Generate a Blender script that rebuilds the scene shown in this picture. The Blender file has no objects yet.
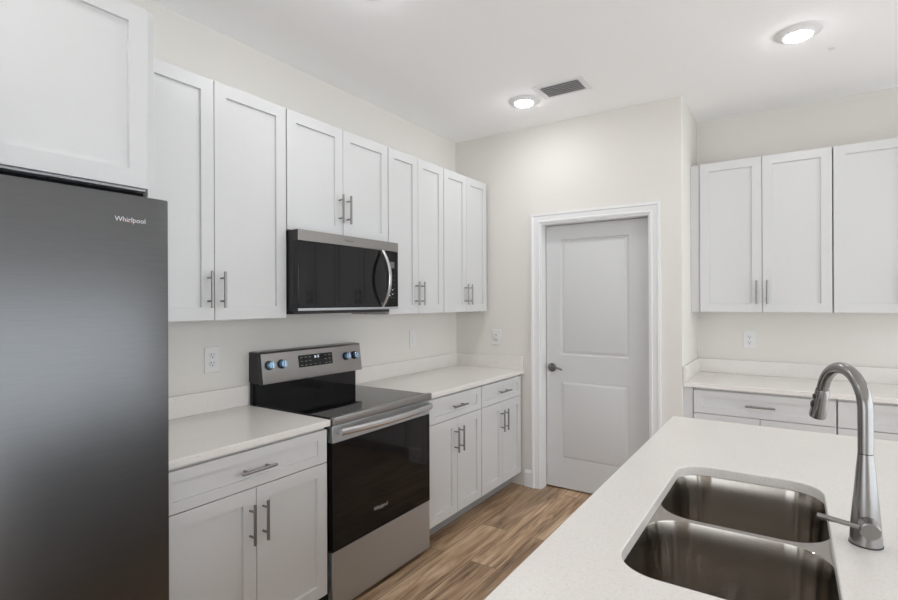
import bpy, bmesh, math, random
from mathutils import Vector, Matrix

S = bpy.context.scene
C = S.collection
PI = math.pi
random.seed(4)

# ------------------------------------------------------------------ camera
cam_d = bpy.data.cameras.new('camera')
cam = bpy.data.objects.new('camera', cam_d)
C.objects.link(cam)
cam_d.sensor_width = 36.0
cam_d.lens = 510.5 / 898 * 36
cam_d.shift_y = 1.9 / 898
cam_d.clip_start = 0.02
cam.matrix_world = (Matrix.Translation((2.395, 0, 1.4511)) @ Matrix.Rotation(0.5914, 4, 'Z')
                    @ Matrix.Rotation(PI / 2, 4, 'X') @ Matrix.Rotation(-0.0036, 4, 'Z'))
S.camera = cam

# ------------------------------------------------------------------ world and light
S.view_settings.view_transform = 'Standard'
S.view_settings.look = 'None'
S.view_settings.gamma = 1
S.view_settings.use_curve_mapping = False
S.view_settings.exposure = 0.05
S.cycles.use_denoising = True
S.cycles.max_bounces = 10
S.cycles.diffuse_bounces = 6
S.cycles.glossy_bounces = 5
S.cycles.sample_clamp_indirect = 6

W = bpy.data.worlds.new('sky')
S.world = W
W.use_nodes = True
nt = W.node_tree
bg = nt.nodes['Background']
SKY, LOWER_FILL = 3.0, 2.5     # radiance of the sky and of a bright lower half added to light the ceiling
_tc = nt.nodes.new('ShaderNodeTexCoord'); _sx = nt.nodes.new('ShaderNodeSeparateXYZ'); _cr = nt.nodes.new('ShaderNodeMapRange')
_cr.inputs['From Min'].default_value = -0.06; _cr.inputs['From Max'].default_value = 0.06
_mx = nt.nodes.new('ShaderNodeMix'); _mx.data_type = 'RGBA'
nt.links.new(_tc.outputs['Generated'], _sx.inputs[0]); nt.links.new(_sx.outputs['Z'], _cr.inputs['Value'])
nt.links.new(_cr.outputs['Result'], _mx.inputs['Factor'])
_mx.inputs['A'].default_value = (LOWER_FILL * .94, LOWER_FILL, LOWER_FILL * 1.06, 1)
_mx.inputs['B'].default_value = (SKY * .93, SKY * .98, SKY * 1.03, 1)
nt.links.new(_mx.outputs['Result'], bg.inputs['Color'])
bg.inputs['Strength'].default_value = 1.0

LAMP = 108.0        # radiance of the ceiling light lenses
# daylight comes in through unseen openings (east and south) shaped to brighten the room

# ------------------------------------------------------------------ materials
def new_mat(name, col, rough=0.5, metal=0.0, spec=0.5, coat=0.0):
    m = bpy.data.materials.new(name); m.use_nodes = True
    b = m.node_tree.nodes['Principled BSDF']
    b.inputs['Base Color'].default_value = (*col, 1)
    b.inputs['Roughness'].default_value = rough
    b.inputs['Metallic'].default_value = metal
    b.inputs['Specular IOR Level'].default_value = spec
    b.inputs['Coat Weight'].default_value = coat
    return m, m.node_tree, b

def vary(m_nt_b, scale=40, amt=0.03, bump=0.0, stretch=(1, 1, 1), rough_amt=0.0):
    m, t, b = m_nt_b
    N = t.nodes.new; L = t.links.new
    tc = N('ShaderNodeTexCoord'); mp = N('ShaderNodeMapping'); no = N('ShaderNodeTexNoise')
    mp.inputs['Scale'].default_value = stretch
    no.inputs['Scale'].default_value = scale; no.inputs['Detail'].default_value = 3
    L(tc.outputs['Object'], mp.inputs['Vector']); L(mp.outputs['Vector'], no.inputs['Vector'])
    col = b.inputs['Base Color'].default_value[:3]
    r = N('ShaderNodeValToRGB')
    r.color_ramp.elements[0].position = 0.3; r.color_ramp.elements[1].position = 0.7
    r.color_ramp.elements[0].color = (*[max(0, c * (1 - amt)) for c in col], 1)
    r.color_ramp.elements[1].color = (*[min(1, c * (1 + amt)) for c in col], 1)
    L(no.outputs['Fac'], r.inputs['Fac']); L(r.outputs['Color'], b.inputs['Base Color'])
    if bump:
        bp = N('ShaderNodeBump'); bp.inputs['Strength'].default_value = bump; bp.inputs['Distance'].default_value = 0.002
        L(no.outputs['Fac'], bp.inputs['Height']); L(bp.outputs['Normal'], b.inputs['Normal'])
    if rough_amt:
        mr = N('ShaderNodeMapRange'); r0 = b.inputs['Roughness'].default_value
        mr.inputs['To Min'].default_value = r0 - rough_amt; mr.inputs['To Max'].default_value = r0 + rough_amt
        L(no.outputs['Fac'], mr.inputs['Value']); L(mr.outputs['Result'], b.inputs['Roughness'])
    return m

M = {}
M['wall'] = vary(new_mat('wall_paint', (0.735, 0.713, 0.672), 0.75, spec=0.25), 180, 0.012, 0.05)
M['ceiling'] = vary(new_mat('ceiling_paint', (0.94, 0.945, 0.95), 0.9, spec=0.15), 120, 0.015, 0.08)
M['trim'] = vary(new_mat('trim_paint', (0.80, 0.80, 0.805), 0.4), 60, 0.006)
M['door'] = vary(new_mat('door_paint', (0.635, 0.637, 0.638), 0.45), 60, 0.006)
M['cab'] = vary(new_mat('cabinet_white', (0.635, 0.637, 0.638), 0.38), 50, 0.006)
M['cab_in'] = vary(new_mat('cabinet_carcass', (0.62, 0.62, 0.62), 0.5), 50, 0.01)
M['kick'] = vary(new_mat('toe_kick_shade_grey', (0.30, 0.29, 0.28), 0.5), 50, 0.01)  # grey base darkened to stand in for the shade of the toe recess
M['nickel'] = vary(new_mat('brushed_nickel', (0.30, 0.29, 0.285), 0.32, 1.0), 60, 0.06, stretch=(1, 1, 14))
M['steel'] = vary(new_mat('stainless_steel', (0.50, 0.525, 0.55), 0.44, 1.0), 60, 0.05, stretch=(40, 1, 1.5), rough_amt=0.03)
M['fridge'] = vary(new_mat('dark_stainless', (0.142, 0.145, 0.149), 0.31, 1.0), 700, 0.05, stretch=(0.02, 1, 1), rough_amt=0.03)
M['sinksteel'] = vary(new_mat('sink_steel', (0.40, 0.37, 0.335), 0.19, 1.0), 60, 0.03, stretch=(1, 1, 0.02))
M['faucet'] = vary(new_mat('faucet_nickel', (0.30, 0.292, 0.285), 0.26, 1.0), 60, 0.04, stretch=(1, 1, 12))
M['steel_dark'] = vary(new_mat('stainless_steel_panel', (0.345, 0.33, 0.32), 0.38, 1.0), 60, 0.05, stretch=(40, 1, 1.5), rough_amt=0.03)
M['chrome'] = vary(new_mat('bright_steel', (0.62, 0.62, 0.63), 0.27, 1.0), 60, 0.03, stretch=(1, 10, 1))
M['blackglass'] = vary(new_mat('black_glass', (0.006, 0.006, 0.007), 0.04, spec=0.4), 5, 0.05)
M['ovenglass'] = vary(new_mat('oven_glass', (0.008, 0.007, 0.007), 0.05, spec=0.25), 5, 0.05)
M['black'] = vary(new_mat('black_plastic', (0.018, 0.018, 0.02), 0.35), 80, 0.1)
M['gasket'] = vary(new_mat('dark_gasket', (0.02, 0.02, 0.02), 0.8, spec=0.1), 80, 0.1)
M['bluefilm'] = vary(new_mat('blue_film_knob', (0.33, 0.52, 0.75), 0.15, 1.0), 80, 0.05)
M['darkmetal'] = vary(new_mat('dark_bronze_nickel', (0.20, 0.195, 0.19), 0.28, 1.0), 80, 0.05)
M['plate'] = vary(new_mat('outlet_plate', (0.75, 0.745, 0.73), 0.35), 80, 0.005)
M['recep'] = vary(new_mat('outlet_face', (0.73, 0.73, 0.75), 0.3), 80, 0.005)
M['gap_shade_black'] = vary(new_mat('gap_shade_black', (0.008, 0.008, 0.009), 0.9, spec=0.05), 80, 0.1)  # flat black that paints the shade in the gap above the refrigerator
M['slot'] = vary(new_mat('slot_dark', (0.05, 0.05, 0.05), 0.6), 80, 0.05)
M['print'] = vary(new_mat('pale_print', (0.62, 0.63, 0.64), 0.5), 80, 0.02)
M['printdim'] = vary(new_mat('dim_print', (0.14, 0.145, 0.14), 0.5), 80, 0.02)
M['logodark'] = vary(new_mat('dark_print', (0.10, 0.10, 0.10), 0.4), 80, 0.02)
M['lightprint'] = vary(new_mat('logo_silver', (0.55, 0.56, 0.58), 0.3, 0.6), 80, 0.02)
M['logored'] = vary(new_mat('logo_ring', (0.45, 0.20, 0.10), 0.4), 80, 0.02)
M['slat'] = vary(new_mat('vent_white', (0.78, 0.78, 0.78), 0.5), 80, 0.01)
M['void'] = vary(new_mat('duct_dark', (0.42, 0.42, 0.42), 0.8), 80, 0.05)
M['aerator'] = vary(new_mat('spray_face', (0.12, 0.12, 0.12), 0.5), 300, 0.3)

def brushed_around(m, rot=0.0, a=0.75):
    t = m.node_tree; b = t.nodes['Principled BSDF']
    tg = t.nodes.new('ShaderNodeTangent'); tg.direction_type = 'RADIAL'; tg.axis = 'Z'
    t.links.new(tg.outputs['Tangent'], b.inputs['Tangent'])
    b.inputs['Anisotropic'].default_value = a; b.inputs['Anisotropic Rotation'].default_value = rot
brushed_around(M['sinksteel'], 0.25, 0.8)

def emit(name, col, s):
    m = bpy.data.materials.new(name); m.use_nodes = True
    b = m.node_tree.nodes['Principled BSDF']
    b.inputs['Base Color'].default_value = (0.9, 0.9, 0.9, 1)
    b.inputs['Emission Color'].default_value = (*col, 1)
    b.inputs['Emission Strength'].default_value = s
    return m
M['lamp'] = emit('lamp_lens', (0.985, 1.0, 1.01), LAMP)
M['clock'] = emit('clock_digits', (0.75, 0.88, 1.0), 0.7)

# quartz worktop: pale with fine beige and grey flecks
def quartz():
    m, t, b = new_mat('quartz', (0.78, 0.76, 0.74), 0.22, spec=0.45)
    N = t.nodes.new; L = t.links.new
    tc = N('ShaderNodeTexCoord')
    v = N('ShaderNodeTexVoronoi'); v.inputs['Scale'].default_value = 330
    n = N('ShaderNodeTexNoise'); n.inputs['Scale'].default_value = 140; n.inputs['Detail'].default_value = 4
    n2 = N('ShaderNodeTexNoise'); n2.inputs['Scale'].default_value = 6
    for x in (v, n, n2): L(tc.outputs['Object'], x.inputs['Vector'])
    r1 = N('ShaderNodeValToRGB'); e = r1.color_ramp.elements
    e[0].position = 0.32; e[0].color = (0.775, 0.742, 0.708, 1)
    e[1].position = 0.60; e[1].color = (0.82, 0.788, 0.755, 1)
    L(n.outputs['Fac'], r1.inputs['Fac'])
    sep = N('ShaderNodeSeparateColor'); L(v.outputs['Color'], sep.inputs['Color'])
    r2 = N('ShaderNodeValToRGB'); e = r2.color_ramp.elements
    e[0].position = 0.93; e[0].color = (0, 0, 0, 1); e[1].position = 0.97; e[1].color = (1, 1, 1, 1)
    L(sep.outputs['Red'], r2.inputs['Fac'])
    mx = N('ShaderNodeMix'); mx.data_type = 'RGBA'
    ml = N('ShaderNodeMath'); ml.operation = 'MULTIPLY'; ml.inputs[1].default_value = 0.45
    L(r2.outputs['Color'], ml.inputs[0]); L(ml.outputs[0], mx.inputs['Factor'])
    L(r1.outputs['Color'], mx.inputs['A']); mx.inputs['B'].default_value = (0.66, 0.62, 0.58, 1)
    m3 = N('ShaderNodeMix'); m3.data_type = 'RGBA'; m3.blend_type = 'MULTIPLY'; m3.inputs['Factor'].default_value = 0.06
    L(mx.outputs['Result'], m3.inputs['A']); L(n2.outputs['Fac'], m3.inputs['B'])
    L(m3.outputs['Result'], b.inputs['Base Color'])
    return m
M['quartz'] = quartz()

# wood-look planks running along Y
def planks():
    m, t, b = new_mat('wood_planks', (0.3, 0.2, 0.1), 0.38, spec=0.4)
    N = t.nodes.new; L = t.links.new
    tc = N('ShaderNodeTexCoord'); mp = N('ShaderNodeMapping')
    mp.inputs['Rotation'].default_value = (0, 0, PI / 2)
    L(tc.outputs['Object'], mp.inputs['Vector'])
    br = N('ShaderNodeTexBrick')
    br.inputs['Scale'].default_value = 1.0
    br.inputs['Brick Width'].default_value = 1.22; br.inputs['Row Height'].default_value = 0.178
    br.inputs['Mortar Size'].default_value = 0.0016; br.inputs['Mortar Smooth'].default_value = 0.2
    br.inputs['Bias'].default_value = 0
    br.inputs['Color1'].default_value = (0, 0, 0, 1); br.inputs['Color2'].default_value = (1, 1, 1, 1)
    br.offset = 0.37
    L(mp.outputs['Vector'], br.inputs['Vector'])
    # grain, shifted per plank
    cm = N('ShaderNodeVectorMath'); cm.operation = 'MULTIPLY'; cm.inputs[1].default_value = (7.3, 3.1, 5.7)
    L(br.outputs['Color'], cm.inputs[0])
    ad = N('ShaderNodeVectorMath'); ad.operation = 'ADD'
    L(tc.outputs['Object'], ad.inputs[0]); L(cm.outputs['Vector'], ad.inputs[1])
    g = N('ShaderNodeMapping'); g.inputs['Scale'].default_value = (15, 1.1, 1)
    L(ad.outputs['Vector'], g.inputs['Vector'])
    n1 = N('ShaderNodeTexNoise'); n1.inputs['Scale'].default_value = 1.6; n1.inputs['Detail'].default_value = 6; n1.inputs['Roughness'].default_value = 0.62
    n1.inputs['Distortion'].default_value = 0.7
    L(g.outputs['Vector'], n1.inputs['Vector'])
    g2 = N('ShaderNodeMapping'); g2.inputs['Scale'].default_value = (90, 4, 1)
    L(ad.outputs['Vector'], g2.inputs['Vector'])
    n2 = N('ShaderNodeTexNoise'); n2.inputs['Scale'].default_value = 1.5; n2.inputs['Detail'].default_value = 4
    L(g2.outputs['Vector'], n2.inputs['Vector'])
    r = N('ShaderNodeValToRGB'); e = r.color_ramp.elements
    e[0].position = 0.33; e[0].color = (0.11, 0.058, 0.030, 1)
    e[1].position = 0.72; e[1].color = (0.74, 0.56, 0.39, 1)
    k = e.new(0.50); k.color = (0.41, 0.265, 0.155, 1)
    mixf = N('ShaderNodeMix'); mixf.inputs['Factor'].default_value = 0.22
    L(n1.outputs['Fac'], mixf.inputs['A']); L(n2.outputs['Fac'], mixf.inputs['B'])
    L(mixf.outputs['Result'], r.inputs['Fac'])
    hs = N('ShaderNodeHueSaturation')
    mr = N('ShaderNodeMapRange'); mr.inputs['To Min'].default_value = 0.82; mr.inputs['To Max'].default_value = 1.2
    sp = N('ShaderNodeSeparateColor'); L(br.outputs['Color'], sp.inputs['Color'])
    L(sp.outputs['Red'], mr.inputs['Value']); L(mr.outputs['Result'], hs.inputs['Value'])
    L(r.outputs['Color'], hs.inputs['Color'])
    mx = N('ShaderNodeMix'); mx.data_type = 'RGBA'
    L(br.outputs['Fac'], mx.inputs['Factor']); L(hs.outputs['Color'], mx.inputs['A'])
    mx.inputs['B'].default_value = (0.05, 0.03, 0.018, 1)
    L(mx.outputs['Result'], b.inputs['Base Color'])
    bp = N('ShaderNodeBump'); bp.inputs['Strength'].default_value = 0.12; bp.inputs['Distance'].default_value = 0.002
    L(n2.outputs['Fac'], bp.inputs['Height']); L(bp.outputs['Normal'], b.inputs['Normal'])
    return m
M['floor'] = planks()

# ------------------------------------------------------------------ mesh helpers
class MB:
    """collects shapes; build() links them as one mesh object"""
    def __init__(s): s.bm = bmesh.new()
    def box(s, x0, x1, y0, y1, z0, z1, bev=0.0, seg=2, mat=None):
        t = bmesh.new()
        r = bmesh.ops.create_cube(t, size=1)
        for v in t.verts:
            v.co = Vector((x0 + (v.co.x + .5) * (x1 - x0), y0 + (v.co.y + .5) * (y1 - y0), z0 + (v.co.z + .5) * (z1 - z0)))
        if bev: bmesh.ops.bevel(t, geom=list(t.edges), offset=bev, segments=seg, affect='EDGES', profile=0.5)
        if mat is not None: t.transform(mat)
        s.add(t); return s
    def add(s, t):
        me = bpy.data.meshes.new('tmp'); t.to_mesh(me); t.free(); s.bm.from_mesh(me); bpy.data.meshes.remove(me)
    def cyl(s, p0, p1, r0, r1=None, n=24, bev=0.0):
        n = max(n, 20)
        p0 = Vector(p0); p1 = Vector(p1); r1 = r0 if r1 is None else r1
        d = p1 - p0; t = bmesh.new()
        bmesh.ops.create_cone(t, cap_ends=True, segments=n, radius1=r0, radius2=r1, depth=d.length)
        if bev:
            ed = [e for e in t.edges if any(len(f.verts) > 4 for f in e.link_faces)]
            bmesh.ops.bevel(t, geom=ed, offset=bev, segments=2, affect='EDGES', profile=0.5)
        t.transform(Matrix.Translation((p0 + p1) / 2) @ d.to_track_quat('Z', 'Y').to_matrix().to_4x4())
        s.add(t); return s
    def tube(s, pts, radii, n=20, cap=True):
        n = max(n, 20) if n > 6 else n
        pts = [Vector(p) for p in pts]
        if not hasattr(radii, '__len__'): radii = [radii] * len(pts)
        t = bmesh.new(); rings = []
        up = None
        for i, p in enumerate(pts):
            d = (pts[min(i + 1, len(pts) - 1)] - pts[max(i - 1, 0)]).normalized()
            if up is None:
                up = d.orthogonal().normalized()
            else:
                up = (up - d * up.dot(d)).normalized()
            w = d.cross(up)
            rings.append([t.verts.new(p + (up * math.cos(a) + w * math.sin(a)) * radii[i]) for a in [2 * PI * k / n for k in range(n)]])
        for a, b in zip(rings, rings[1:]):
            for k in range(n): t.faces.new((a[k], a[(k + 1) % n], b[(k + 1) % n], b[k]))
        if cap:
            t.faces.new(rings[0][::-1]); t.faces.new(rings[-1])
        bmesh.ops.recalc_face_normals(t, faces=t.faces)
        s.add(t); return s
    def lathe(s, prof, loc=(0, 0, 0), n=40, rot=None):
        t = bmesh.new(); rings = []
        for r, z in prof:
            rings.append([t.verts.new((r * math.cos(2 * PI * k / n), r * math.sin(2 * PI * k / n), z)) for k in range(n)])
        for a, b in zip(rings, rings[1:]):
            for k in range(n): t.faces.new((a[k], a[(k + 1) % n], b[(k + 1) % n], b[k]))
        t.faces.new(rings[0][::-1]); t.faces.new(rings[-1])
        bmesh.ops.recalc_face_normals(t, faces=t.faces)
        mt = Matrix.Translation(loc)
        if rot is not None: mt = mt @ rot
        t.transform(mt); s.add(t); return s
    def prism(s, poly, axis, a, b):
        """polygon of (u,v) swept along axis ('x': (y,z), 'y': (x,z), 'z': (x,y))"""
        t = bmesh.new()
        def P(u, v, w): return {'x': (w, u, v), 'y': (u, w, v), 'z': (u, v, w)}[axis]
        A = [t.verts.new(P(u, v, a)) for u, v in poly]; B = [t.verts.new(P(u, v, b)) for u, v in poly]
        n = len(poly)
        for k in range(n): t.faces.new((A[k], A[(k + 1) % n], B[(k + 1) % n], B[k]))
        t.faces.new(A[::-1]); t.faces.new(B)
        bmesh.ops.recalc_face_normals(t, faces=t.faces)
        s.add(t); return s
    def build(s, name, m, parent=None, loc=None, smooth=True):
        me = bpy.data.meshes.new(name)
        s.bm.to_mesh(me); s.bm.free()
        me.materials.append(m)
        if smooth:
            me.shade_smooth(); me.set_sharp_from_angle(angle=math.radians(21))
        o = bpy.data.objects.new(name, me); C.objects.link(o)
        if parent: o.parent = parent
        if loc: o.location = loc
        return o

def thing(name, label, cat, loc=(0, 0, 0), rz=0, group=None):
    o = bpy.data.objects.new(name, None); C.objects.link(o)
    o.empty_display_size = 0.1
    o.location = loc; o.rotation_euler = (0, 0, rz)
    o['label'] = label; o['category'] = cat
    if group: o['group'] = group
    return o
def tag(o, label, cat, group=None):
    o['label'] = label; o['category'] = cat
    if group: o['group'] = group
    return o
def struct(o, label=None, cat=None):
    o['kind'] = 'structure'
    if label: o['label'] = label; o['category'] = cat
    return o

def text_part(name, txt, size, m, parent, mat, depth=0.0004, sx=1.0):
    cu = bpy.data.curves.new('lettering', 'FONT'); cu.body = txt; cu.size = size; cu.extrude = depth
    cu.align_x = 'CENTER'; cu.align_y = 'CENTER'; cu.resolution_u = 3
    to = bpy.data.objects.new('lettering', cu); C.objects.link(to)
    dg = bpy.context.evaluated_depsgraph_get()
    me = bpy.data.meshes.new_from_object(to.evaluated_get(dg))
    bpy.data.objects.remove(to); bpy.data.curves.remove(cu)
    me.transform(Matrix.Diagonal((sx, 1, 1, 1)))
    me.transform(mat)
    me.materials.clear(); me.materials.append(m)
    o = bpy.data.objects.new(name, me); C.objects.link(o)
    o.parent = parent
    return o
# local frame of everything on a wall: x to the right, -y out into the room, z up
FACE = lambda x, y, z: Matrix.Translation((x, y, z)) @ Matrix.Rotation(PI / 2, 4, 'X')
LEFT = PI / 2      # rotation that turns that frame to the left wall (facing +X)

# ------------------------------------------------------------------ room shell
H = 2.815
XE, YS = 4.9, -1.9           # far ends of the open living area
YD, YE, XP = 3.675, 4.31, 1.794
def shell(name, *boxes, m='wall'):
    b = MB()
    for q in boxes: b.box(*q)
    return struct(b.build(name, M[m]))
shell('floor', (-.12, XE + .12, YS - .12, YE + .12, -.1, 0), m='floor')
shell('ceiling', (-.12, XE + .12, YS - .12, YE + .12, H, H + .1), m='ceiling')
shell('wall_left', (-.12, 0, YS - .12, YE + .12, 0, H))
DX0, DX1, DZ = 0.775, 1.590, 2.056
b = MB()
b.box(0, DX0, YD, YD + .105, 0, H); b.box(DX0, DX1, YD, YD + .105, DZ, H)
b.prism([(DX1, YD), (XP - .006, YD), (XP - .002, YD + .002), (XP, YD + .006), (XP, YE), (XP - .11, YE), (XP - .11, YD + .105), (DX1, YD + .105)], 'z', 0, H)
struct(b.build('wall_back', M['wall']))
shell('wall_right', (-.0, XE + .12, YE, YE + .12, 0, H))
shell('wall_east', (XE, XE + .12, 4.1, YE, 0, H), (XE, XE + .12, YS, 4.1, 2.25, H))  # wide opening out of view, invented to let fill light in
shell('wall_south', (0, .3, YS - .12, YS, 0, H), (2.1, XE, YS - .12, YS, 0, H), (.3, 2.1, YS - .12, YS, 2.05, H))  # aisle opening out of view, invented to light the base cabinets

# baseboards
def base_prof(t=.014, h=.13): return [(0, 0), (-t, 0), (-t, h - .02), (-t * .55, h - .008), (-t * .35, h), (0, h)]
b = MB(); b.prism([(YD + u, z) for u, z in base_prof()], 'x', .645, .7065); b.prism([(YD + u, z) for u, z in base_prof()], 'x', 1.6665, XP)
struct(b.build('baseboard_back', M['trim']))
b = MB(); b.prism([(YE + u, z) for u, z in base_prof()], 'x', 3.372, XE)
struct(b.build('baseboard_right', M['trim']))

# door casing and jamb
def casing_prof():  # (distance outwards from the opening, projection)
    return [(0, 0), (0, .010), (.012, .012), (.016, .009), (.045, .014), (.052, .019), (.068, .019), (.068, 0)]
b = MB()
pr = casing_prof()
t = bmesh.new(); rows = []
ox0, ox1, oz = DX0, DX1, DZ + .004
for (d, p) in pr:
    rows.append([t.verts.new(q) for q in ((ox0 - d, YD - p, 0), (ox0 - d, YD - p, oz + d), (ox1 + d, YD - p, oz + d), (ox1 + d, YD - p, 0))])
for a, c in zip(rows, rows[1:]):
    for k in range(3): t.faces.new((a[k], a[k + 1], c[k + 1], c[k]))
a, c = rows[-1], rows[0]
for k in range(3): t.faces.new((a[k], a[k + 1], c[k + 1], c[k]))
t.faces.new([r[0] for r in rows]); t.faces.new([r[3] for r in rows][::-1])
bmesh.ops.recalc_face_normals(t, faces=t.faces)
b.add(t)
struct(b.build('trim_1', M['trim']))
b = MB()
b.box(DX0, DX0 + .012, YD - .001, YD + .09, 0, DZ, .001); b.box(DX1 - .012, DX1, YD - .001, YD + .09, 0, DZ, .001)
b.box(DX0 + .012, DX1 - .012, YD - .001, YD + .09, DZ - .012, DZ, .001)
struct(b.build('trim_2', M['trim']))

# the two-panel door
dr = thing('door_1', 'white two-panel door with dark lever handle', 'door', (DX0 + .0145, YD + .092, .012)); dr['kind'] = 'structure'
dw, dh, dt = DX1 - DX0 - .029, 2.028, .035
t = bmesh.new()
xs = [0, .122, dw - .158, dw]; xs = [0, .118, .634, dw]
zs = [0, .222, .828, 1.026, 1.918, dh]
G = [[t.verts.new((x, 0, z)) for z in zs] for x in xs]
pan = []
for i in range(3):
    for j in range(5):
        f = t.faces.new((G[i][j], G[i + 1][j], G[i + 1][j + 1], G[i][j + 1]))
        if i == 1 and j in (1, 3): pan.append(f)
for f in pan:
    for th, dp in ((.005, -.009), (.011, -.002), (.014, 0.006), (.003, 0.001)):
        bmesh.ops.inset_individual(t, faces=[f], thickness=th, depth=dp, use_even_offset=True)
bd = [e for e in t.edges if e.is_boundary]
ex = bmesh.ops.extrude_edge_only(t, edges=bd)
for v in [g for g in ex['geom'] if isinstance(g, bmesh.types.BMVert)]: v.co.y = dt
bmesh.ops.holes_fill(t, edges=[e for e in t.edges if e.is_boundary])
bmesh.ops.recalc_face_normals(t, faces=t.faces)
b = MB(); b.add(t); b.build('door_panel', M['door'], dr)
hx, hz = .047, .925
rotY = Matrix.Rotation(PI / 2, 4, 'X')      # lathe axis z -> -y
hd = MB().lathe([(.0, 0), (.033, 0), (.034, .004), (.031, .009), (.014, .013), (.013, .02)], (hx, 0, hz), 32, rotY).build('rosette', M['darkmetal'], dr)
lv = MB(); lv.cyl((hx, -.018, hz), (hx, -.055, hz), .011, n=20, bev=.002)
lv.tube([(hx - .004, -.048, hz), (hx + .02, -.05, hz + .003), (hx + .05, -.051, hz + .005), (hx + .08, -.049, hz - .001), (hx + .10, -.046, hz - .010)],
        [.011, .0095, .008, .0075, .006], n=14)
lv.build('lever_handle', M['darkmetal'], dr)

# ------------------------------------------------------------------ cabinets
def shaker(w, h, rail=.057, side=None, t=.02, rec=.010):
    """front of w x h, back plane at y=0, front at y=-t, lower left corner at the origin"""
    side = rail if side is None else side
    b = bmesh.new()
    bmesh.ops.create_cube(b, size=1)
    for v in b.verts: v.co = Vector(((v.co.x + .5) * w, (v.co.y - .5) * t, (v.co.z + .5) * h))
    bmesh.ops.bevel(b, geom=list(b.edges), offset=.0016, segments=2, affect='EDGES', profile=.5)
    f = max((f for f in b.faces if f.normal.y < -.9), key=lambda f: f.calc_area())
    vs = list(f.verts)
    bmesh.ops.inset_individual(b, faces=[f], thickness=.01, depth=0)
    for v in f.verts:
        v.co.x = side if v.co.x < w / 2 else w - side
        v.co.z = rail if v.co.z < h / 2 else h - rail
    bmesh.ops.inset_individual(b, faces=[f], thickness=.0012, depth=-rec)
    m = MB(); m.add(b); return m

def pull(parent, x, y, z, vertical=True, L=.158, m='nickel'):
    """bar pull standing on the surface y, centred on x, z"""
    b = MB(); h = L / 2; c = .050; out = .034
    ax = Vector((0, 0, 1)) if vertical else Vector((1, 0, 0))
    p = Vector((x, y - out, z))
    b.cyl(p - ax * h, p + ax * h, .0062, n=16, bev=.001)
    for s in (-1, 1):
        q = p + ax * (c * s)
        b.cyl(q + Vector((0, out, 0)), q, .0045, n=12)
    return b.build('handle', M[m], parent)

GAP = .003
def wall_cabinet(label, x_world, z, w, h, depth, rz, loc, group, pulls=('r', 'l'), pz=.135, name='wall_cabinet', doors=2, split=None):
    """loc = wall-side lower left corner. depth without door"""
    r = thing(name, label, 'cabinet', loc, rz, group)
    MB().box(.001, w - .001, -depth, -.0015, 0, h, .0008).build('carcass', M['cab_in'], r)
    sp = split or w / 2
    spans = [(GAP, sp - GAP / 2), (sp + GAP / 2, w - GAP)] if doors == 2 else [(GAP, w - GAP)]
    for (a, c), side in zip(spans, pulls):
        d = shaker(c - a, h - .004).build('cabinet_door', M['cab'], r, (a, -depth - .001, .002))
        if side:
            hx = (c - a) - .0285 if side == 'r' else .0285
            pull(d, hx, -.02, pz - .002)
    return r

U0, U1 = 1.373, 2.417
DEP = .2985
G1 = 'white wall cabinets of the range wall'
wall_cabinet('tall white wall cabinet between refrigerator and microwave', 0, 0, 1.651 - .8735, U1 - U0, DEP, LEFT, (0, .8735, U0), G1, split=1.270 - .8735)
wall_cabinet('short white wall cabinet mounted right above the microwave', 0, 0, 2.418 - 1.652, U1 - 1.813, DEP, LEFT, (0, 1.652, 1.813), G1, pz=.152)
wall_cabinet('narrow white wall cabinet just right of the microwave', 0, 0, 3.026 - 2.4195, U1 - U0, DEP, LEFT, (0, 2.4195, U0), G1)
wall_cabinet('narrow white wall cabinet in the corner, beside the door wall', 0, 0, 3.6475 - 3.0275, U1 - U0, DEP, LEFT, (0, 3.0275, U0), G1)
G2 = 'white wall cabinets right of the pantry'
wall_cabinet('white two-door wall cabinet right of the pantry corner, above outlet', 0, 0, .756, U1 - U0, DEP, 0, (1.853, YE, U0), G2)
wall_cabinet('white wall cabinet cut off by the right photo edge', 0, 0, .756, U1 - U0, DEP, 0, (2.6105, YE, U0), G2)
f = MB().box(XP + .001, 1.8525, YE - DEP - .006, YE - DEP + .012, U0, U1, .001).build('filler_strip', M['cab'])
tag(f, 'narrow white filler strip between the pantry wall and wall cabinet', 'filler strip')

# cabinet above the refrigerator and its end panel
OD = .613
r = thing('wall_cabinet', 'deep white cabinet directly above the refrigerator', 'cabinet', (0, -.062, 1.820), LEFT, G1)
w = .9105
MB().box(.001, w - .001, -OD, -.0015, 0, U1 - 1.820, .0008).build('carcass', M['cab_in'], r)
for a, c, side in ((GAP, .452 - .0015, 'r'), (.452 + .0015, w - GAP, 'l')):
    d = shaker(c - a, U1 - 1.828).build('cabinet_door', M['cab'], r, (a, -OD - .001, .006))
    pull(d, (c - a) - .0285 if side == 'r' else .0285, -.02, .12)
# r is turned, so the panel is given in its local frame
p = MB().box(.9115, .9345, -.622, -.0015, -1.820, U1 - 1.820, .0015).build('end_panel', M['cab'], r)
p['label'] = 'tall white end panel beside the refrigerator'

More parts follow.
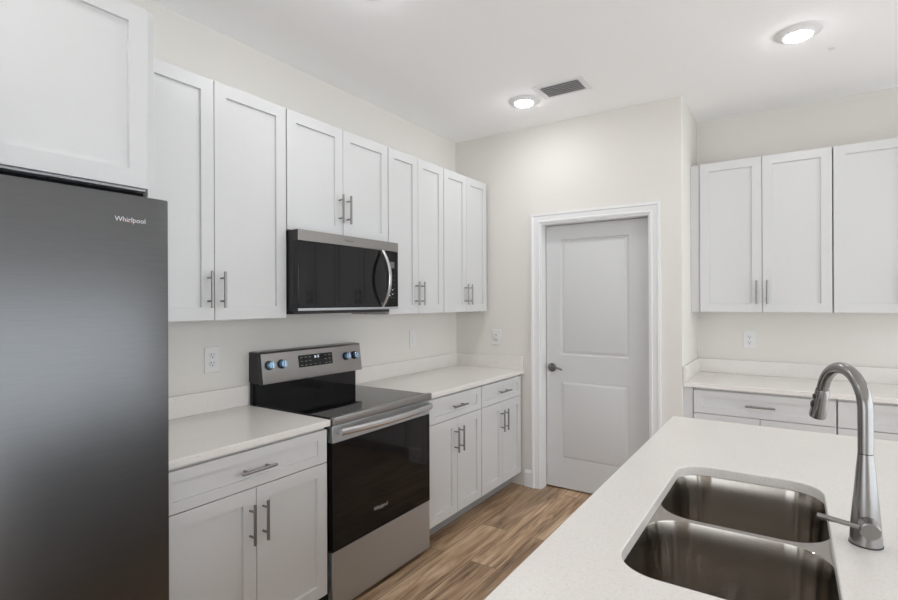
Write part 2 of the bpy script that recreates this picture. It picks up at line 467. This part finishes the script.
def base_cabinet(label, w, loc, rz, group, depth=.603, h=.884, name='base_cabinet', split=None, two_door=True):
    r = thing(name, label, 'cabinet', loc, rz, group)
    MB().box(.001, w - .001, -depth, -.0015, .10, h - .0005, .0008).build('carcass', M['cab_in'], r)
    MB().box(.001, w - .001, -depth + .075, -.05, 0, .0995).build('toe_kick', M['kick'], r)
    z0, z1, z2, z3 = .114, .717, .7205, .869
    d = shaker(w - 2 * GAP, z3 - z2, rail=.040, side=.052, rec=.008).build('drawer', M['cab'], r, (GAP, -depth - .001, z2))
    pull(d, (w - 2 * GAP) / 2, -.02, (z3 - z2) / 2, vertical=False)
    sp = split or w / 2
    for a, c, s in ((GAP, sp - GAP / 2, 'r'), (sp + GAP / 2, w - GAP, 'l')):
        d = shaker(c - a, z1 - z0).build('cabinet_door', M['cab'], r, (a, -depth - .001, z0))
        pull(d, (c - a) - .0285 if s == 'r' else .0285, -.02, z1 - z0 - .134)
    return r
G3 = 'white base cabinets of the range wall'
base_cabinet('white base cabinet between refrigerator and range', 1.632 - .8735, (0, .8735, 0), LEFT, G3, split=1.258 - .8735)
base_cabinet('white base cabinet just right of the range', 3.033 - 2.420, (0, 2.420, 0), LEFT, G3)
base_cabinet('white base cabinet in the corner, beside the door casing', 3.6475 - 3.0345, (0, 3.0345, 0), LEFT, G3)
G4 = 'white base cabinets right of the pantry'
base_cabinet('white base cabinet behind the island, under the back outlet', .756, (1.853, YE, 0), 0, G4)
base_cabinet('white base cabinet behind the faucet, at right photo edge', .756, (2.6105, YE, 0), 0, G4)
f = MB().box(XP + .001, 1.8525, YE - .615, YE - .595, .10, .8835, .001).build('filler_strip', M['cab'])
tag(f, 'white filler strip between the pantry wall and base cabinet', 'filler strip')

# ------------------------------------------------------------------ worktops with upstands
CT0, CT1, SPL = .8845, .9135, 1.016
ct = thing('countertop', 'short white quartz countertop between refrigerator and range', 'countertop', (0, .8735, CT0), 0, 'white quartz countertops')
MB().box(.002, .639, 0, 1.6385 - .8735, 0, CT1 - CT0, .003).build('slab', M['quartz'], ct)
MB().box(.002, .021, 0, 1.6385 - .8735, CT1 - CT0 + .0002, SPL - CT0, .0015).build('backsplash', M['quartz'], ct)
ct = thing('countertop', 'white quartz countertop in the corner right of the range', 'countertop', (0, 2.4135, CT0), 0, 'white quartz countertops')
L2 = 3.6735 - 2.4135
MB().box(.002, .639, 0, L2, 0, CT1 - CT0, .003).build('slab', M['quartz'], ct)
MB().box(.002, .021, 0, L2, CT1 - CT0 + .0002, SPL - CT0, .0015).build('backsplash', M['quartz'], ct)
MB().box(.0212, .637, L2 - .0195, L2, CT1 - CT0 + .0002, SPL - CT0, .0015).build('side_splash', M['quartz'], ct)
ct = thing('countertop', 'white quartz countertop along the wall behind the faucet', 'countertop', (XP, YE, CT0), 0, 'white quartz countertops')
MB().box(.0015, 1.575, -.639, -.002, 0, CT1 - CT0, .003).build('slab', M['quartz'], ct)
MB().box(.0015, 1.575, -.021, -.002, CT1 - CT0 + .0002, SPL - CT0, .0015).build('backsplash', M['quartz'], ct)
MB().box(.0015, .0205, -.637, -.0212, CT1 - CT0 + .0002, SPL - CT0, .0015).build('side_splash', M['quartz'], ct)

# ------------------------------------------------------------------ refrigerator
fr = thing('refrigerator', 'dark stainless steel refrigerator at the left photo edge', 'refrigerator', (0, -.059, 0), LEFT)
FW = .904
MB().box(.004, FW - .004, -.685, -.03, .03, 1.765, .004).build('body', M['gasket'], fr)
MB().box(.004, FW - .004, -.612, -.03, 1.7655, 1.812, .002).build('gap_shade_block', M['gap_shade_black'], fr)  # block added under the upper cabinet, black in place of the gap's shade
MB().box(.03, FW - .03, -.69, -.05, 0.0, .0295).build('kick_grille', M['black'], fr)
for a, c in ((0, FW / 2 - .003), (FW / 2 + .003, FW)):
    MB().box(a + .012, c - .012, -.695, -.6855, .06, 1.77).build('gasket', M['gasket'], fr)
    d = MB().box(0, c - a, -.065, 0, 0, 1.774 - .045, .004, 3).build('refrigerator_door', M['fridge'], fr, (a, -.6955, .045))
    if a > 0: dright = d
lx = .734 + .059 - FW / 2 - .003
text_part('logo', 'Whirlpool', .0205, M['lightprint'], dright, FACE(lx, -.0652, 1.698 - .045), .0005)
rg = MB()
pts = [(lx - .004 + .019 * math.cos(a), -.0654, 1.6975 - .045 + .006 * math.sin(a)) for a in [PI * .75 + 1.6 * PI * k / 24 for k in range(25)]]
rg.tube(pts, .0006, n=6); o = rg.build('logo', M['logored'], dright)
o['label'] = 'thin orange ring of the logo'

# ------------------------------------------------------------------ electric range
RY, RW = 1.644, .762
ra = thing('range', 'freestanding stainless electric range with black glass cooktop', 'range', (0, RY, 0), LEFT)
MB().box(.004, RW - .004, -.606, -.006, .03, .9, .002).build('body', M['black'], ra)
for x in (.05, RW - .05):
    for y in (-.56, -.08): MB().cyl((x, y, 0), (x, y, .0295), .018, n=16).build('foot', M['black'], ra)
MB().box(.004, RW - .004, -.628, -.055, .9005, .9175, .002).build('cooktop', M['blackglass'], ra)
# front strip of the cooktop
MB().box(0, RW, -.657, -.6285, .884, .9225, .004, 3).build('front_trim', M['steel_dark'], ra)
# oven door
od = MB().box(.003, RW - .003, -.642, -.6075, .800, .880, .003).build('oven_door', M['steel'], ra)
MB().box(.003, RW - .003, -.642, -.6075, .2985, .7995, .002).build('door_glass', M['ovenglass'], od)
hbm = bmesh.new()
N_ = 24; hw0, hw1 = .028, RW - .028
rings = []
for k in range(N_ + 1):
    u = k / N_; x = hw0 + (hw1 - hw0) * u
    y = -.668 - .032 * (1 - (2 * u - 1) ** 2)
    zc = .853
    prof = [(0, .0175), (-.009, .0155), (-.0135, 0.006), (-.0135, -.006), (-.009, -.0155), (0, -.0175), (.004, -.012), (.004, .012)]
    rings.append([hbm.verts.new((x, y + a, zc + c)) for a, c in prof])
for a, c in zip(rings, rings[1:]):
    for k in range(8): hbm.faces.new((a[k], a[(k + 1) % 8], c[(k + 1) % 8], c[k]))
hbm.faces.new(rings[0][::-1]); hbm.faces.new(rings[-1])
bmesh.ops.recalc_face_normals(hbm, faces=hbm.faces)
h_ = MB(); h_.add(hbm)
for x in (hw0 + .002, hw1 - .026): h_.box(x, x + .024, -.668, -.6425, .838, .868, .002)
h_.build('handle', M['chrome'], od)
text_part('logo', 'Whirlpool', .0255, M['lightprint'], od, FACE(.334, -.6424, .405), .0004)
rg = MB()
rg.tube([(.330 + .026 * math.cos(a), -.6426, .4045 + .009 * math.sin(a)) for a in [PI * .75 + 1.6 * PI * k / 24 for k in range(25)]], .0004, n=6)
rg.build('logo', M['lightprint'], od)
MB().box(.003, RW - .003, -.640, -.6075, .024, .2955, .003).build('storage_drawer', M['steel'], ra)
# backguard
bgd = MB().prism([(-.004, .9005), (-.0535, .9005), (-.0535, 1.03), (-.004, 1.03)], 'x', .017, RW - .006).build('backguard', M['blackglass'], ra)
pn = MB(); pn.prism([(-.0045, 1.0305), (-.112, 1.022), (-.113, 1.028), (-.091, 1.180), (-.083, 1.190), (-.0045, 1.190)], 'x', .0195, RW - .008)
panel = pn.build('control_panel', M['steel_dark'], bgd)
for x0 in (.0118, RW - .0075):
    MB().prism([(-.003, 1.0285), (-.104, 1.0205), (-.083, 1.187), (-.003, 1.187)], 'x', x0, x0 + .0075).build('end_cap', M['black'], bgd)
tilt = math.atan2(.022, .152)
PM = Matrix.Translation((0, -.113, 1.028)) @ Matrix.Rotation(-tilt, 4, 'X')     # panel face: local z up the face, -y outwards
def onface(x, z, out=0.0): return PM @ Vector((x, -out, z))
dm = MB(); dm.box(.260, .512, -.0022, .001, .058, .126, .0008, mat=PM); disp = dm.build('display', M['blackglass'], panel)
text_part('clock_digits', '8:15', .021, M['clock'], disp, PM @ FACE(.392, -.0026, .110), .0003)
for cx_ in (.281, .311, .341, .458, .490):
    for cz_ in (.069, .091, .113):
        MB().box(cx_ - .008, cx_ + .008, -.0028, -.0023, cz_ - .0022, cz_ + .0022, mat=PM).build('touch_key', M['printdim'], disp)
for cx_ in (.377, .412): MB().box(cx_ - .005, cx_ + .005, -.0028, -.0023, .067, .0715, mat=PM).build('touch_key', M['printdim'], disp)
for kx in (.066, .144, .624, .694):
    kb = MB(); kb.cyl(onface(kx, .091), onface(kx, .091, .010), .0255, .024, n=32, bev=.001)
    k = kb.build('knob', M['black'], panel)
    kc = MB(); kc.cyl(onface(kx, .091, .0102), onface(kx, .091, .030), .0225, .020, n=32, bev=.0015)
    kc.build('knob_cap', M['bluefilm'], k)
    kg = MB(); kg.box(kx - .004, kx + .004, -.038, -.0302, .091 - .019, .091 + .019, .0012, mat=PM)
    kg.build('knob_grip', M['chrome'], k)

# ------------------------------------------------------------------ microwave
mw = thing('microwave', 'black and stainless microwave mounted above the range', 'microwave', (0, 1.654, 1.3925), LEFT)
MW = .761
MB().box(.002, MW - .002, -.362, -.003, .018, .4175, .003).build('body', M['black'], mw)
MB().box(.012, MW - .03, -.355, -.01, 0, .0175, .002).build('hood_base', M['black'], mw)
MB().box(0, .639, -.400, -.3625, .031, .363, .003).build('microwave_door', M['blackglass'], mw)
mdoor = [o for o in C.objects if o.parent == mw][-1]
MB().box(.6405, MW, -.400, -.3625, .031, .363, .003).build('control_panel', M['blackglass'], mw)
mcp = [o for o in C.objects if o.parent == mw][-1]
MB().box(0, MW, -.3975, -.3625, .364, .4175, .002).build('front_frame', M['black'], mw)
MB().box(0, MW, -.3975, -.3625, .017, .0302, .002).build('front_frame', M['black'], mw)
tp = MB().box(0, MW, -.401, -.3978, .364, .4175, .001).build('top_trim', M['steel_dark'], mw)
MB().box(0, MW, -.401, -.3978, .017, .0302, .001).build('bottom_trim', M['steel'], mw)
text_part('logo', 'Whirlpool', .016, M['logodark'], tp, FACE(.345, -.4012, .391), .0003)
hb = bmesh.new(); rings = []
for k in range(N_ + 1):
    u = k / N_; z = .036 + (.358 - .036) * u
    y = -.405 - .058 * (1 - (2 * u - 1) ** 2)
    ty = Vector((0, .058 * 4 * (2 * u - 1) / .322, 1)).normalized(); nrm = Vector((0, -ty.z, ty.y)).normalized()
    if nrm.y > 0: nrm = -nrm
    ring = []
    for a, c in ((0, -.012), (.006, -.012), (.009, -.007), (.009, .007), (.006, .012), (0, .012), (-.003, .008), (-.003, -.008)):
        ring.append(hb.verts.new(Vector((.610 + c, y, z)) + nrm * a))
    rings.append(ring)
for a, c in zip(rings, rings[1:]):
    for k in range(8): hb.faces.new((a[k], a[(k + 1) % 8], c[(k + 1) % 8], c[k]))
hb.faces.new(rings[0][::-1]); hb.faces.new(rings[-1])
bmesh.ops.recalc_face_normals(hb, faces=hb.faces)
h_ = MB(); h_.add(hb)
h_.box(.601, .619, -.4065, -.4002, .036, .056, .001); h_.box(.601, .619, -.4065, -.4002, .338, .358, .001)
h_.build('handle', M['chrome'], mdoor)
MB().box(.682, .724, -.4008, -.3995, .262, .300).build('display', M['printdim'], mcp)
for cx_ in (.672, .698, .724):
    for j in range(6): MB().box(cx_ - .004, cx_ + .004, -.4006, -.4001, .085 + j * .026, .0885 + j * .026).build('touch_key', M['printdim'], mcp)
for cx_, cz_ in ((.682, .098), (.708, .106), (.708, .132), (.684, .124)):
    MB().box(cx_ - .005, cx_ + .005, -.4010, -.4004, cz_ - .003, cz_ + .003).build('touch_key', M['print'], mcp)

# ------------------------------------------------------------------ outlets
def device(kind, label, loc, rz, group=None):
    r = thing('outlet' if kind != 'switch' else 'wall_switch', label, 'outlet' if kind != 'switch' else 'switch', loc, rz, group)
    MB().box(-.040, .040, -.0065, -.0005, -.064, .064, .003).build('cover_plate', M['plate'], r)
    if kind == 'duplex':
        for z in (.0205, -.0205):
            f = MB().lathe([(.0, 0), (.017, 0), (.0165, .0025), (.0, .0026)], (0, -.0065, z), 28, rotY).build('receptacle', M['recep'], r)
            for q in ((-.0085, -.006, 0, .010), (.006, .0085, .001, .009)):
                MB().box(q[0], q[1], -.0094, -.0088, z + q[2], z + q[3]).build('socket_slot', M['slot'], f)
            MB().cyl((0, -.0088, z - .008), (0, -.0094, z - .008), .0033, n=12).build('socket_slot', M['slot'], f)
    else:
        f = MB().box(-.0165, .0165, -.0095, -.0066, -.033, .033, .0012).build('rocker' if kind == 'switch' else 'receptacle', M['recep'], r)
        if kind == 'gfci':
            for z in (.022, -.020):
                for q in ((-.0085, -.006, -.003, .006), (.006, .0085, -.003, .005)):
                    MB().box(q[0], q[1], -.0102, -.0096, z + q[2], z + q[3]).build('socket_slot', M['slot'], f)
                MB().cyl((0, -.0096, z - .008), (0, -.0102, z - .008), .003, n=12).build('socket_slot', M['slot'], f)
            MB().box(-.009, .009, -.0104, -.0096, -.006, .006, .0003).build('test_button', M['plate'], f)
    return r
device('duplex', 'white duplex outlet above the short countertop left of range', (0, 1.448, 1.169), LEFT)
device('switch', 'white rocker plate on left wall right of the range', (0, 3.066, 1.168), LEFT)
device('gfci', 'white outlet on the door wall above the corner side splash', (.395, YD, 1.162), 0)
device('duplex', 'white duplex outlet on the back wall beyond the island', (2.138, YE, 1.167), 0)

# ------------------------------------------------------------------ island
IX0, IX1, IY0, IY1 = 1.930, 2.975, .42, 2.568
def rrect(x0, x1, y0, y1, r, n=10):
    P = []
    for cx_, cy_, a0 in ((x1 - r, y1 - r, 0), (x0 + r, y1 - r, PI / 2), (x0 + r, y0 + r, PI), (x1 - r, y0 + r, 1.5 * PI)):
        for k in range(n + 1):
            a = a0 + PI / 2 * k / n; P.append((cx_ + r * math.cos(a), cy_ + r * math.sin(a)))
    return P
isl = thing('island_cabinet', 'white kitchen island cabinet under the sink countertop', 'cabinet', (0, 0, 0))
ib = MB(); ib.box(IX0 + .04, IX0 + .06, IY0 + .03, IY1 - .03, .10, CT0 - .0005); ib.box(IX0 + .66, IX0 + .68, IY0 + .03, IY1 - .03, 0, CT0 - .0005)
ib.box(IX0 + .0605, IX0 + .6595, IY0 + .03, IY0 + .05, 0, CT0 - .0005); ib.box(IX0 + .0605, IX0 + .6595, IY1 - .05, IY1 - .03, 0, CT0 - .0005)
ib.build('carcass', M['cab'], isl)
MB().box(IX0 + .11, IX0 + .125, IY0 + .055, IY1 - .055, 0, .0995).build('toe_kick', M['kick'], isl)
b = MB(); b.prism([(IY1 - .03 - u, z) for u, z in base_prof(.012, .11)], 'x', IX0 + .0605, IX0 + .68)
b.build('base_moulding', M['trim'], isl)
yy = IY0 + .034
for wd in (.45, .61, .61, .40):
    q = shaker(wd - .006, .60); q.bm.transform(Matrix.Rotation(-PI / 2, 4, 'Z'))
    d = q.build('cabinet_door', M['cab'], isl, (IX0 + .0395, yy + wd - .003, .114))
    pull_b = MB(); pull_b.cyl((-.054, -.03, .39), (-.054, -.03, .55), .006, n=12, bev=.001)
    for z in (.42, .52): pull_b.cyl((-.02, -.03, z), (-.054, -.03, z), .0045, n=10)
    pull_b.build('handle', M['nickel'], d)
    q = shaker(wd - .006, .148, rail=.04, side=.052); q.bm.transform(Matrix.Rotation(-PI / 2, 4, 'Z'))
    q.build('drawer', M['cab'], isl, (IX0 + .0395, yy + wd - .003, .7205))
    yy += wd

SX0, SX1, SY0, SY1, SR = 2.089, 2.468, 1.042, 1.838, .088
t = bmesh.new()
def loop(bm, pts, z): 
    vs = [bm.verts.new((x, y, z)) for x, y in pts]
    es = [bm.edges.new((vs[i], vs[(i + 1) % len(vs)])) for i in range(len(vs))]
    return vs, es
e_ = .0025
outer = rrect(IX0, IX1, IY0, IY1, .008, 4); hole = rrect(SX0, SX1, SY0, SY1, SR, 12)
outer_i = rrect(IX0 + e_, IX1 - e_, IY0 + e_, IY1 - e_, .008, 4); hole_o = rrect(SX0 - e_, SX1 + e_, SY0 - e_, SY1 + e_, SR + e_, 12)
vo, eo = loop(t, outer_i, CT1); vh, eh = loop(t, hole_o, CT1)
bmesh.ops.triangle_fill(t, edges=eo + eh, use_beauty=True)
v2, _ = loop(t, outer, CT1 - e_); v3, e3 = loop(t, outer, CT0)
h2, _ = loop(t, hole, CT1 - e_); h3, f3 = loop(t, hole, CT0)
bmesh.ops.triangle_fill(t, edges=e3 + f3, use_beauty=True)
def strip(bm, a, b_):
    for k in range(len(a)): bm.faces.new((a[k], a[(k + 1) % len(a)], b_[(k + 1) % len(a)], b_[k]))
strip(t, vo, v2); strip(t, v2, v3); strip(t, vh, h2); strip(t, h2, h3)
bmesh.ops.recalc_face_normals(t, faces=t.faces)
b = MB(); b.add(t); o = b.build('countertop', M['quartz'])
tag(o, 'large white quartz island countertop with the sink cut-out', 'countertop', 'white quartz countertops')

# undermount double-bowl sink
sk = thing('sink', 'stainless double-bowl undermount sink in the island', 'sink', (0, 0, CT0))
YM = 1.438
B1 = (SX0 - .003, SX1 + .003, SY0 - .003, YM - .008); B2 = (SX0 - .003, SX1 + .003, YM + .008, SY1 + .003)
t = bmesh.new()
zt = -.0006
vo, eo = loop(t, rrect(SX0 - .03, SX1 + .03, SY0 - .03, SY1 + .03, SR + .03, 12), zt)
rr = .094
v1, e1 = loop(t, rrect(*B1, rr, 14), zt); v2, e2 = loop(t, rrect(*B2, rr, 14), zt)
bmesh.ops.triangle_fill(t, edges=eo + e1 + e2, use_beauty=True)
for f in t.faces:
    if f.normal.z < 0: f.normal_flip()
for f in list(t.faces):
    pass
b = MB(); b.add(t); b.build('rim', M['sinksteel'], sk)
for B in (B1, B2):
    t = bmesh.new(); rows = []
    prof = [(0, zt), (.0008, -.0014), (.0014, -.003), (.002, -.006), (.006, -.02)] + [(.006 + .012 * k / 6, -.02 - .145 * k / 6) for k in range(1, 7)]
    prof += [(.018 + .035 * (1 - math.cos(a)), -.165 - .035 * math.sin(a)) for a in [PI / 2 * k / 7 for k in range(1, 8)]]
    for off, z in prof:
        P = rrect(B[0] + off, B[1] - off, B[2] + off, B[3] - off, max(.03, rr - off * .8), 14)
        rows.append([t.verts.new((x, y, z)) for x, y in P])
    for a, c in zip(rows, rows[1:]): strip(t, a, c)
    f = t.faces.new(rows[-1])
    bmesh.ops.recalc_face_normals(t, faces=t.faces)
    if f.normal.z < 0:
        bmesh.ops.reverse_faces(t, faces=t.faces)
    m_ = MB(); m_.add(t); bw = m_.build('bowl', M['sinksteel'], sk)
    cx_, cy_ = (B[0] + B[1]) / 2, (B[2] + B[3]) / 2
    MB().lathe([(.0, -.1995), (.022, -.1995), (.030, -.197), (.043, -.1975), (.045, -.1995)], (cx_, cy_, 0), 32).build('drain', M['chrome'], bw)

# pull-down faucet
fx, fy = 2.529, 1.447
fa = thing('faucet', 'brushed nickel pull-down faucet standing beside the sink', 'faucet', (fx, fy, CT1))
MB().lathe([(.0, 0), (.0308, 0), (.0308, .003), (.0, .0031)], (0, 0, .0003), 40).build('base_ring', M['slot'], fa)
MB().lathe([(.0, .0035), (.0298, .0035), (.0292, .012), (.0270, .045), (.0240, .085), (.0209, .120), (.0178, .160), (.0152, .188), (.0145, .199), (.0, .1992)],
           (0, 0, 0), 48).build('faucet_body', M['faucet'], fa)
ang = math.radians(65)
dv = Vector((-math.cos(ang), math.sin(ang), 0))
R_ = .084; z0 = .2935
pts = [Vector((0, 0, .2005)), Vector((0, 0, .235)), Vector((0, 0, .27))]
end_a = math.radians(165)
for k in range(0, 29):
    a = end_a * k / 28
    pts.append(dv * (R_ - R_ * math.cos(a)) + Vector((0, 0, z0 + R_ * math.sin(a))))
MB().tube(pts, [.0142] * 3 + [.0142 - .0010 * k / 28 for k in range(29)], n=28).build('spout_tube', M['faucet'], fa)
pe = pts[-1]; td = (pts[-1] - pts[-2]).normalized()
hq = Vector((0, 0, -1)).rotation_difference(td).to_matrix().to_4x4()
hm = Matrix.Translation(pe + td * .001) @ td.to_track_quat('Z', 'Y').to_matrix().to_4x4()
b = MB(); b.lathe([(.0, 0), (.0142, 0), (.0150, .003), (.0160, .025), (.0175, .052), (.0190, .072), (.0183, .078), (.0, .0782)], (0, 0, 0), 36)
b.bm.transform(hm); hd = b.build('spray_head', M['faucet'], fa)
b = MB(); b.lathe([(.0, .0784), (.0155, .0784), (.0145, .0805), (.0, .0806)], (0, 0, 0), 30); b.bm.transform(hm); b.build('spray_face', M['aerator'], hd)
# two black buttons on the front of the head
side = Vector((-1, -.38, 0)); side = (side - td * side.dot(td)).normalized()
for s_, ln in ((.021, .0065), (.043, .0105)):
    c_ = pe + td * (s_ + .001) + side * (.0155 + (.0014 if s_ > .04 else 0))
    b = MB(); tt = bmesh.new(); bmesh.ops.create_uvsphere(tt, u_segments=18, v_segments=12, radius=1)
    wv = td.cross(side)
    mm = Matrix(((*[0] * 0, td.x * ln, wv.x * .0065, side.x * .004, c_.x), (td.y * ln, wv.y * .0065, side.y * .004, c_.y), (td.z * ln, wv.z * .0065, side.z * .004, c_.z), (0, 0, 0, 1)))
    tt.transform(mm); bmesh.ops.recalc_face_normals(tt, faces=tt.faces); b.add(tt)
    b.build('spray_button', M['black'], hd)
# side valve with its lever, towards the camera side of the body
ha = Vector((.06, -1, -.12)).normalized()
c0 = Vector((0, 0, .053))
vb = MB(); vb.cyl(c0 + ha * .015, c0 + ha * .054, .0185, .0185, n=36, bev=.002); vb.build('valve_body', M['faucet'], fa)
lever = MB()
l0 = c0 + ha * .043
ld = Vector((-1, -.12, .16)).normalized()
lever.tube([l0 + ld * .0175, l0 + ld * .04, l0 + ld * .090, l0 + ld * .094], [.0052, .0054, .0062, .0050], n=16)
lever.build('lever_handle', M['faucet'], fa)

# ------------------------------------------------------------------ ceiling fixtures
def downlight(x, y, label):
    r = thing('ceiling_light', label, 'ceiling light', (x, y, H), 0, 'round ceiling lights')
    MB().lathe([(.0, -.0003), (.102, -.0003), (.103, -.004), (.098, -.007), (.072, -.017), (.062, -.020), (.0, -.0201)], (0, 0, 0), 56).build('trim_ring', M['trim'], r)
    MB().lathe([(.0, -.0203), (.060, -.0203), (.058, -.0235), (.048, -.0265), (.025, -.0285), (.0, -.029)], (0, 0, 0), 48).build('lens', M['lamp'], r)
downlight(.890, 3.165, 'round ceiling light left of the air vent')
downlight(2.425, 3.150, 'round ceiling light at top right, above the far end of the island')
downlight(.890, 1.640, 'round ceiling light cut off by the top photo edge')
downlight(.890, .10, 'added round ceiling light out of view, in front of the refrigerator')  # extra unseen downlight, added to lift the brightness of the room
v = thing('ceiling_vent', 'white slatted air vent in the ceiling', 'vent', (1.185, 3.115, H))
t = MB()
for q in ((-.165, .165, -.105, -.080), (-.165, .165, .080, .105), (-.165, -.125, -.0799, .0799), (.125, .165, -.0799, .0799)):
    t.box(*q, -.006, -.0003, .0012)
t.build('frame', M['trim'], v)
MB().box(-.1245, .1245, -.0795, .0795, -.0012, -.0003).build('duct', M['void'], v)
for k in range(6):
    y = -.066 + k * .0262
    s = MB(); s.box(-.124, .124, -.014, .014, -.0008, .0008, mat=Matrix.Translation((0, y, -.010)) @ Matrix.Rotation(math.radians(26), 4, 'X'))
    s.build('slat', M['slat'], v)
o = MB().lathe([(.0, -.0003), (.016, -.0003), (.015, -.004), (.0, -.005)], (0, 0, 0), 24).build('ceiling_fitting', M['slat'], None, (2.579, 3.452, H))
tag(o, 'tiny pale round fitting on the ceiling beside the right ceiling light', 'ceiling fitting')
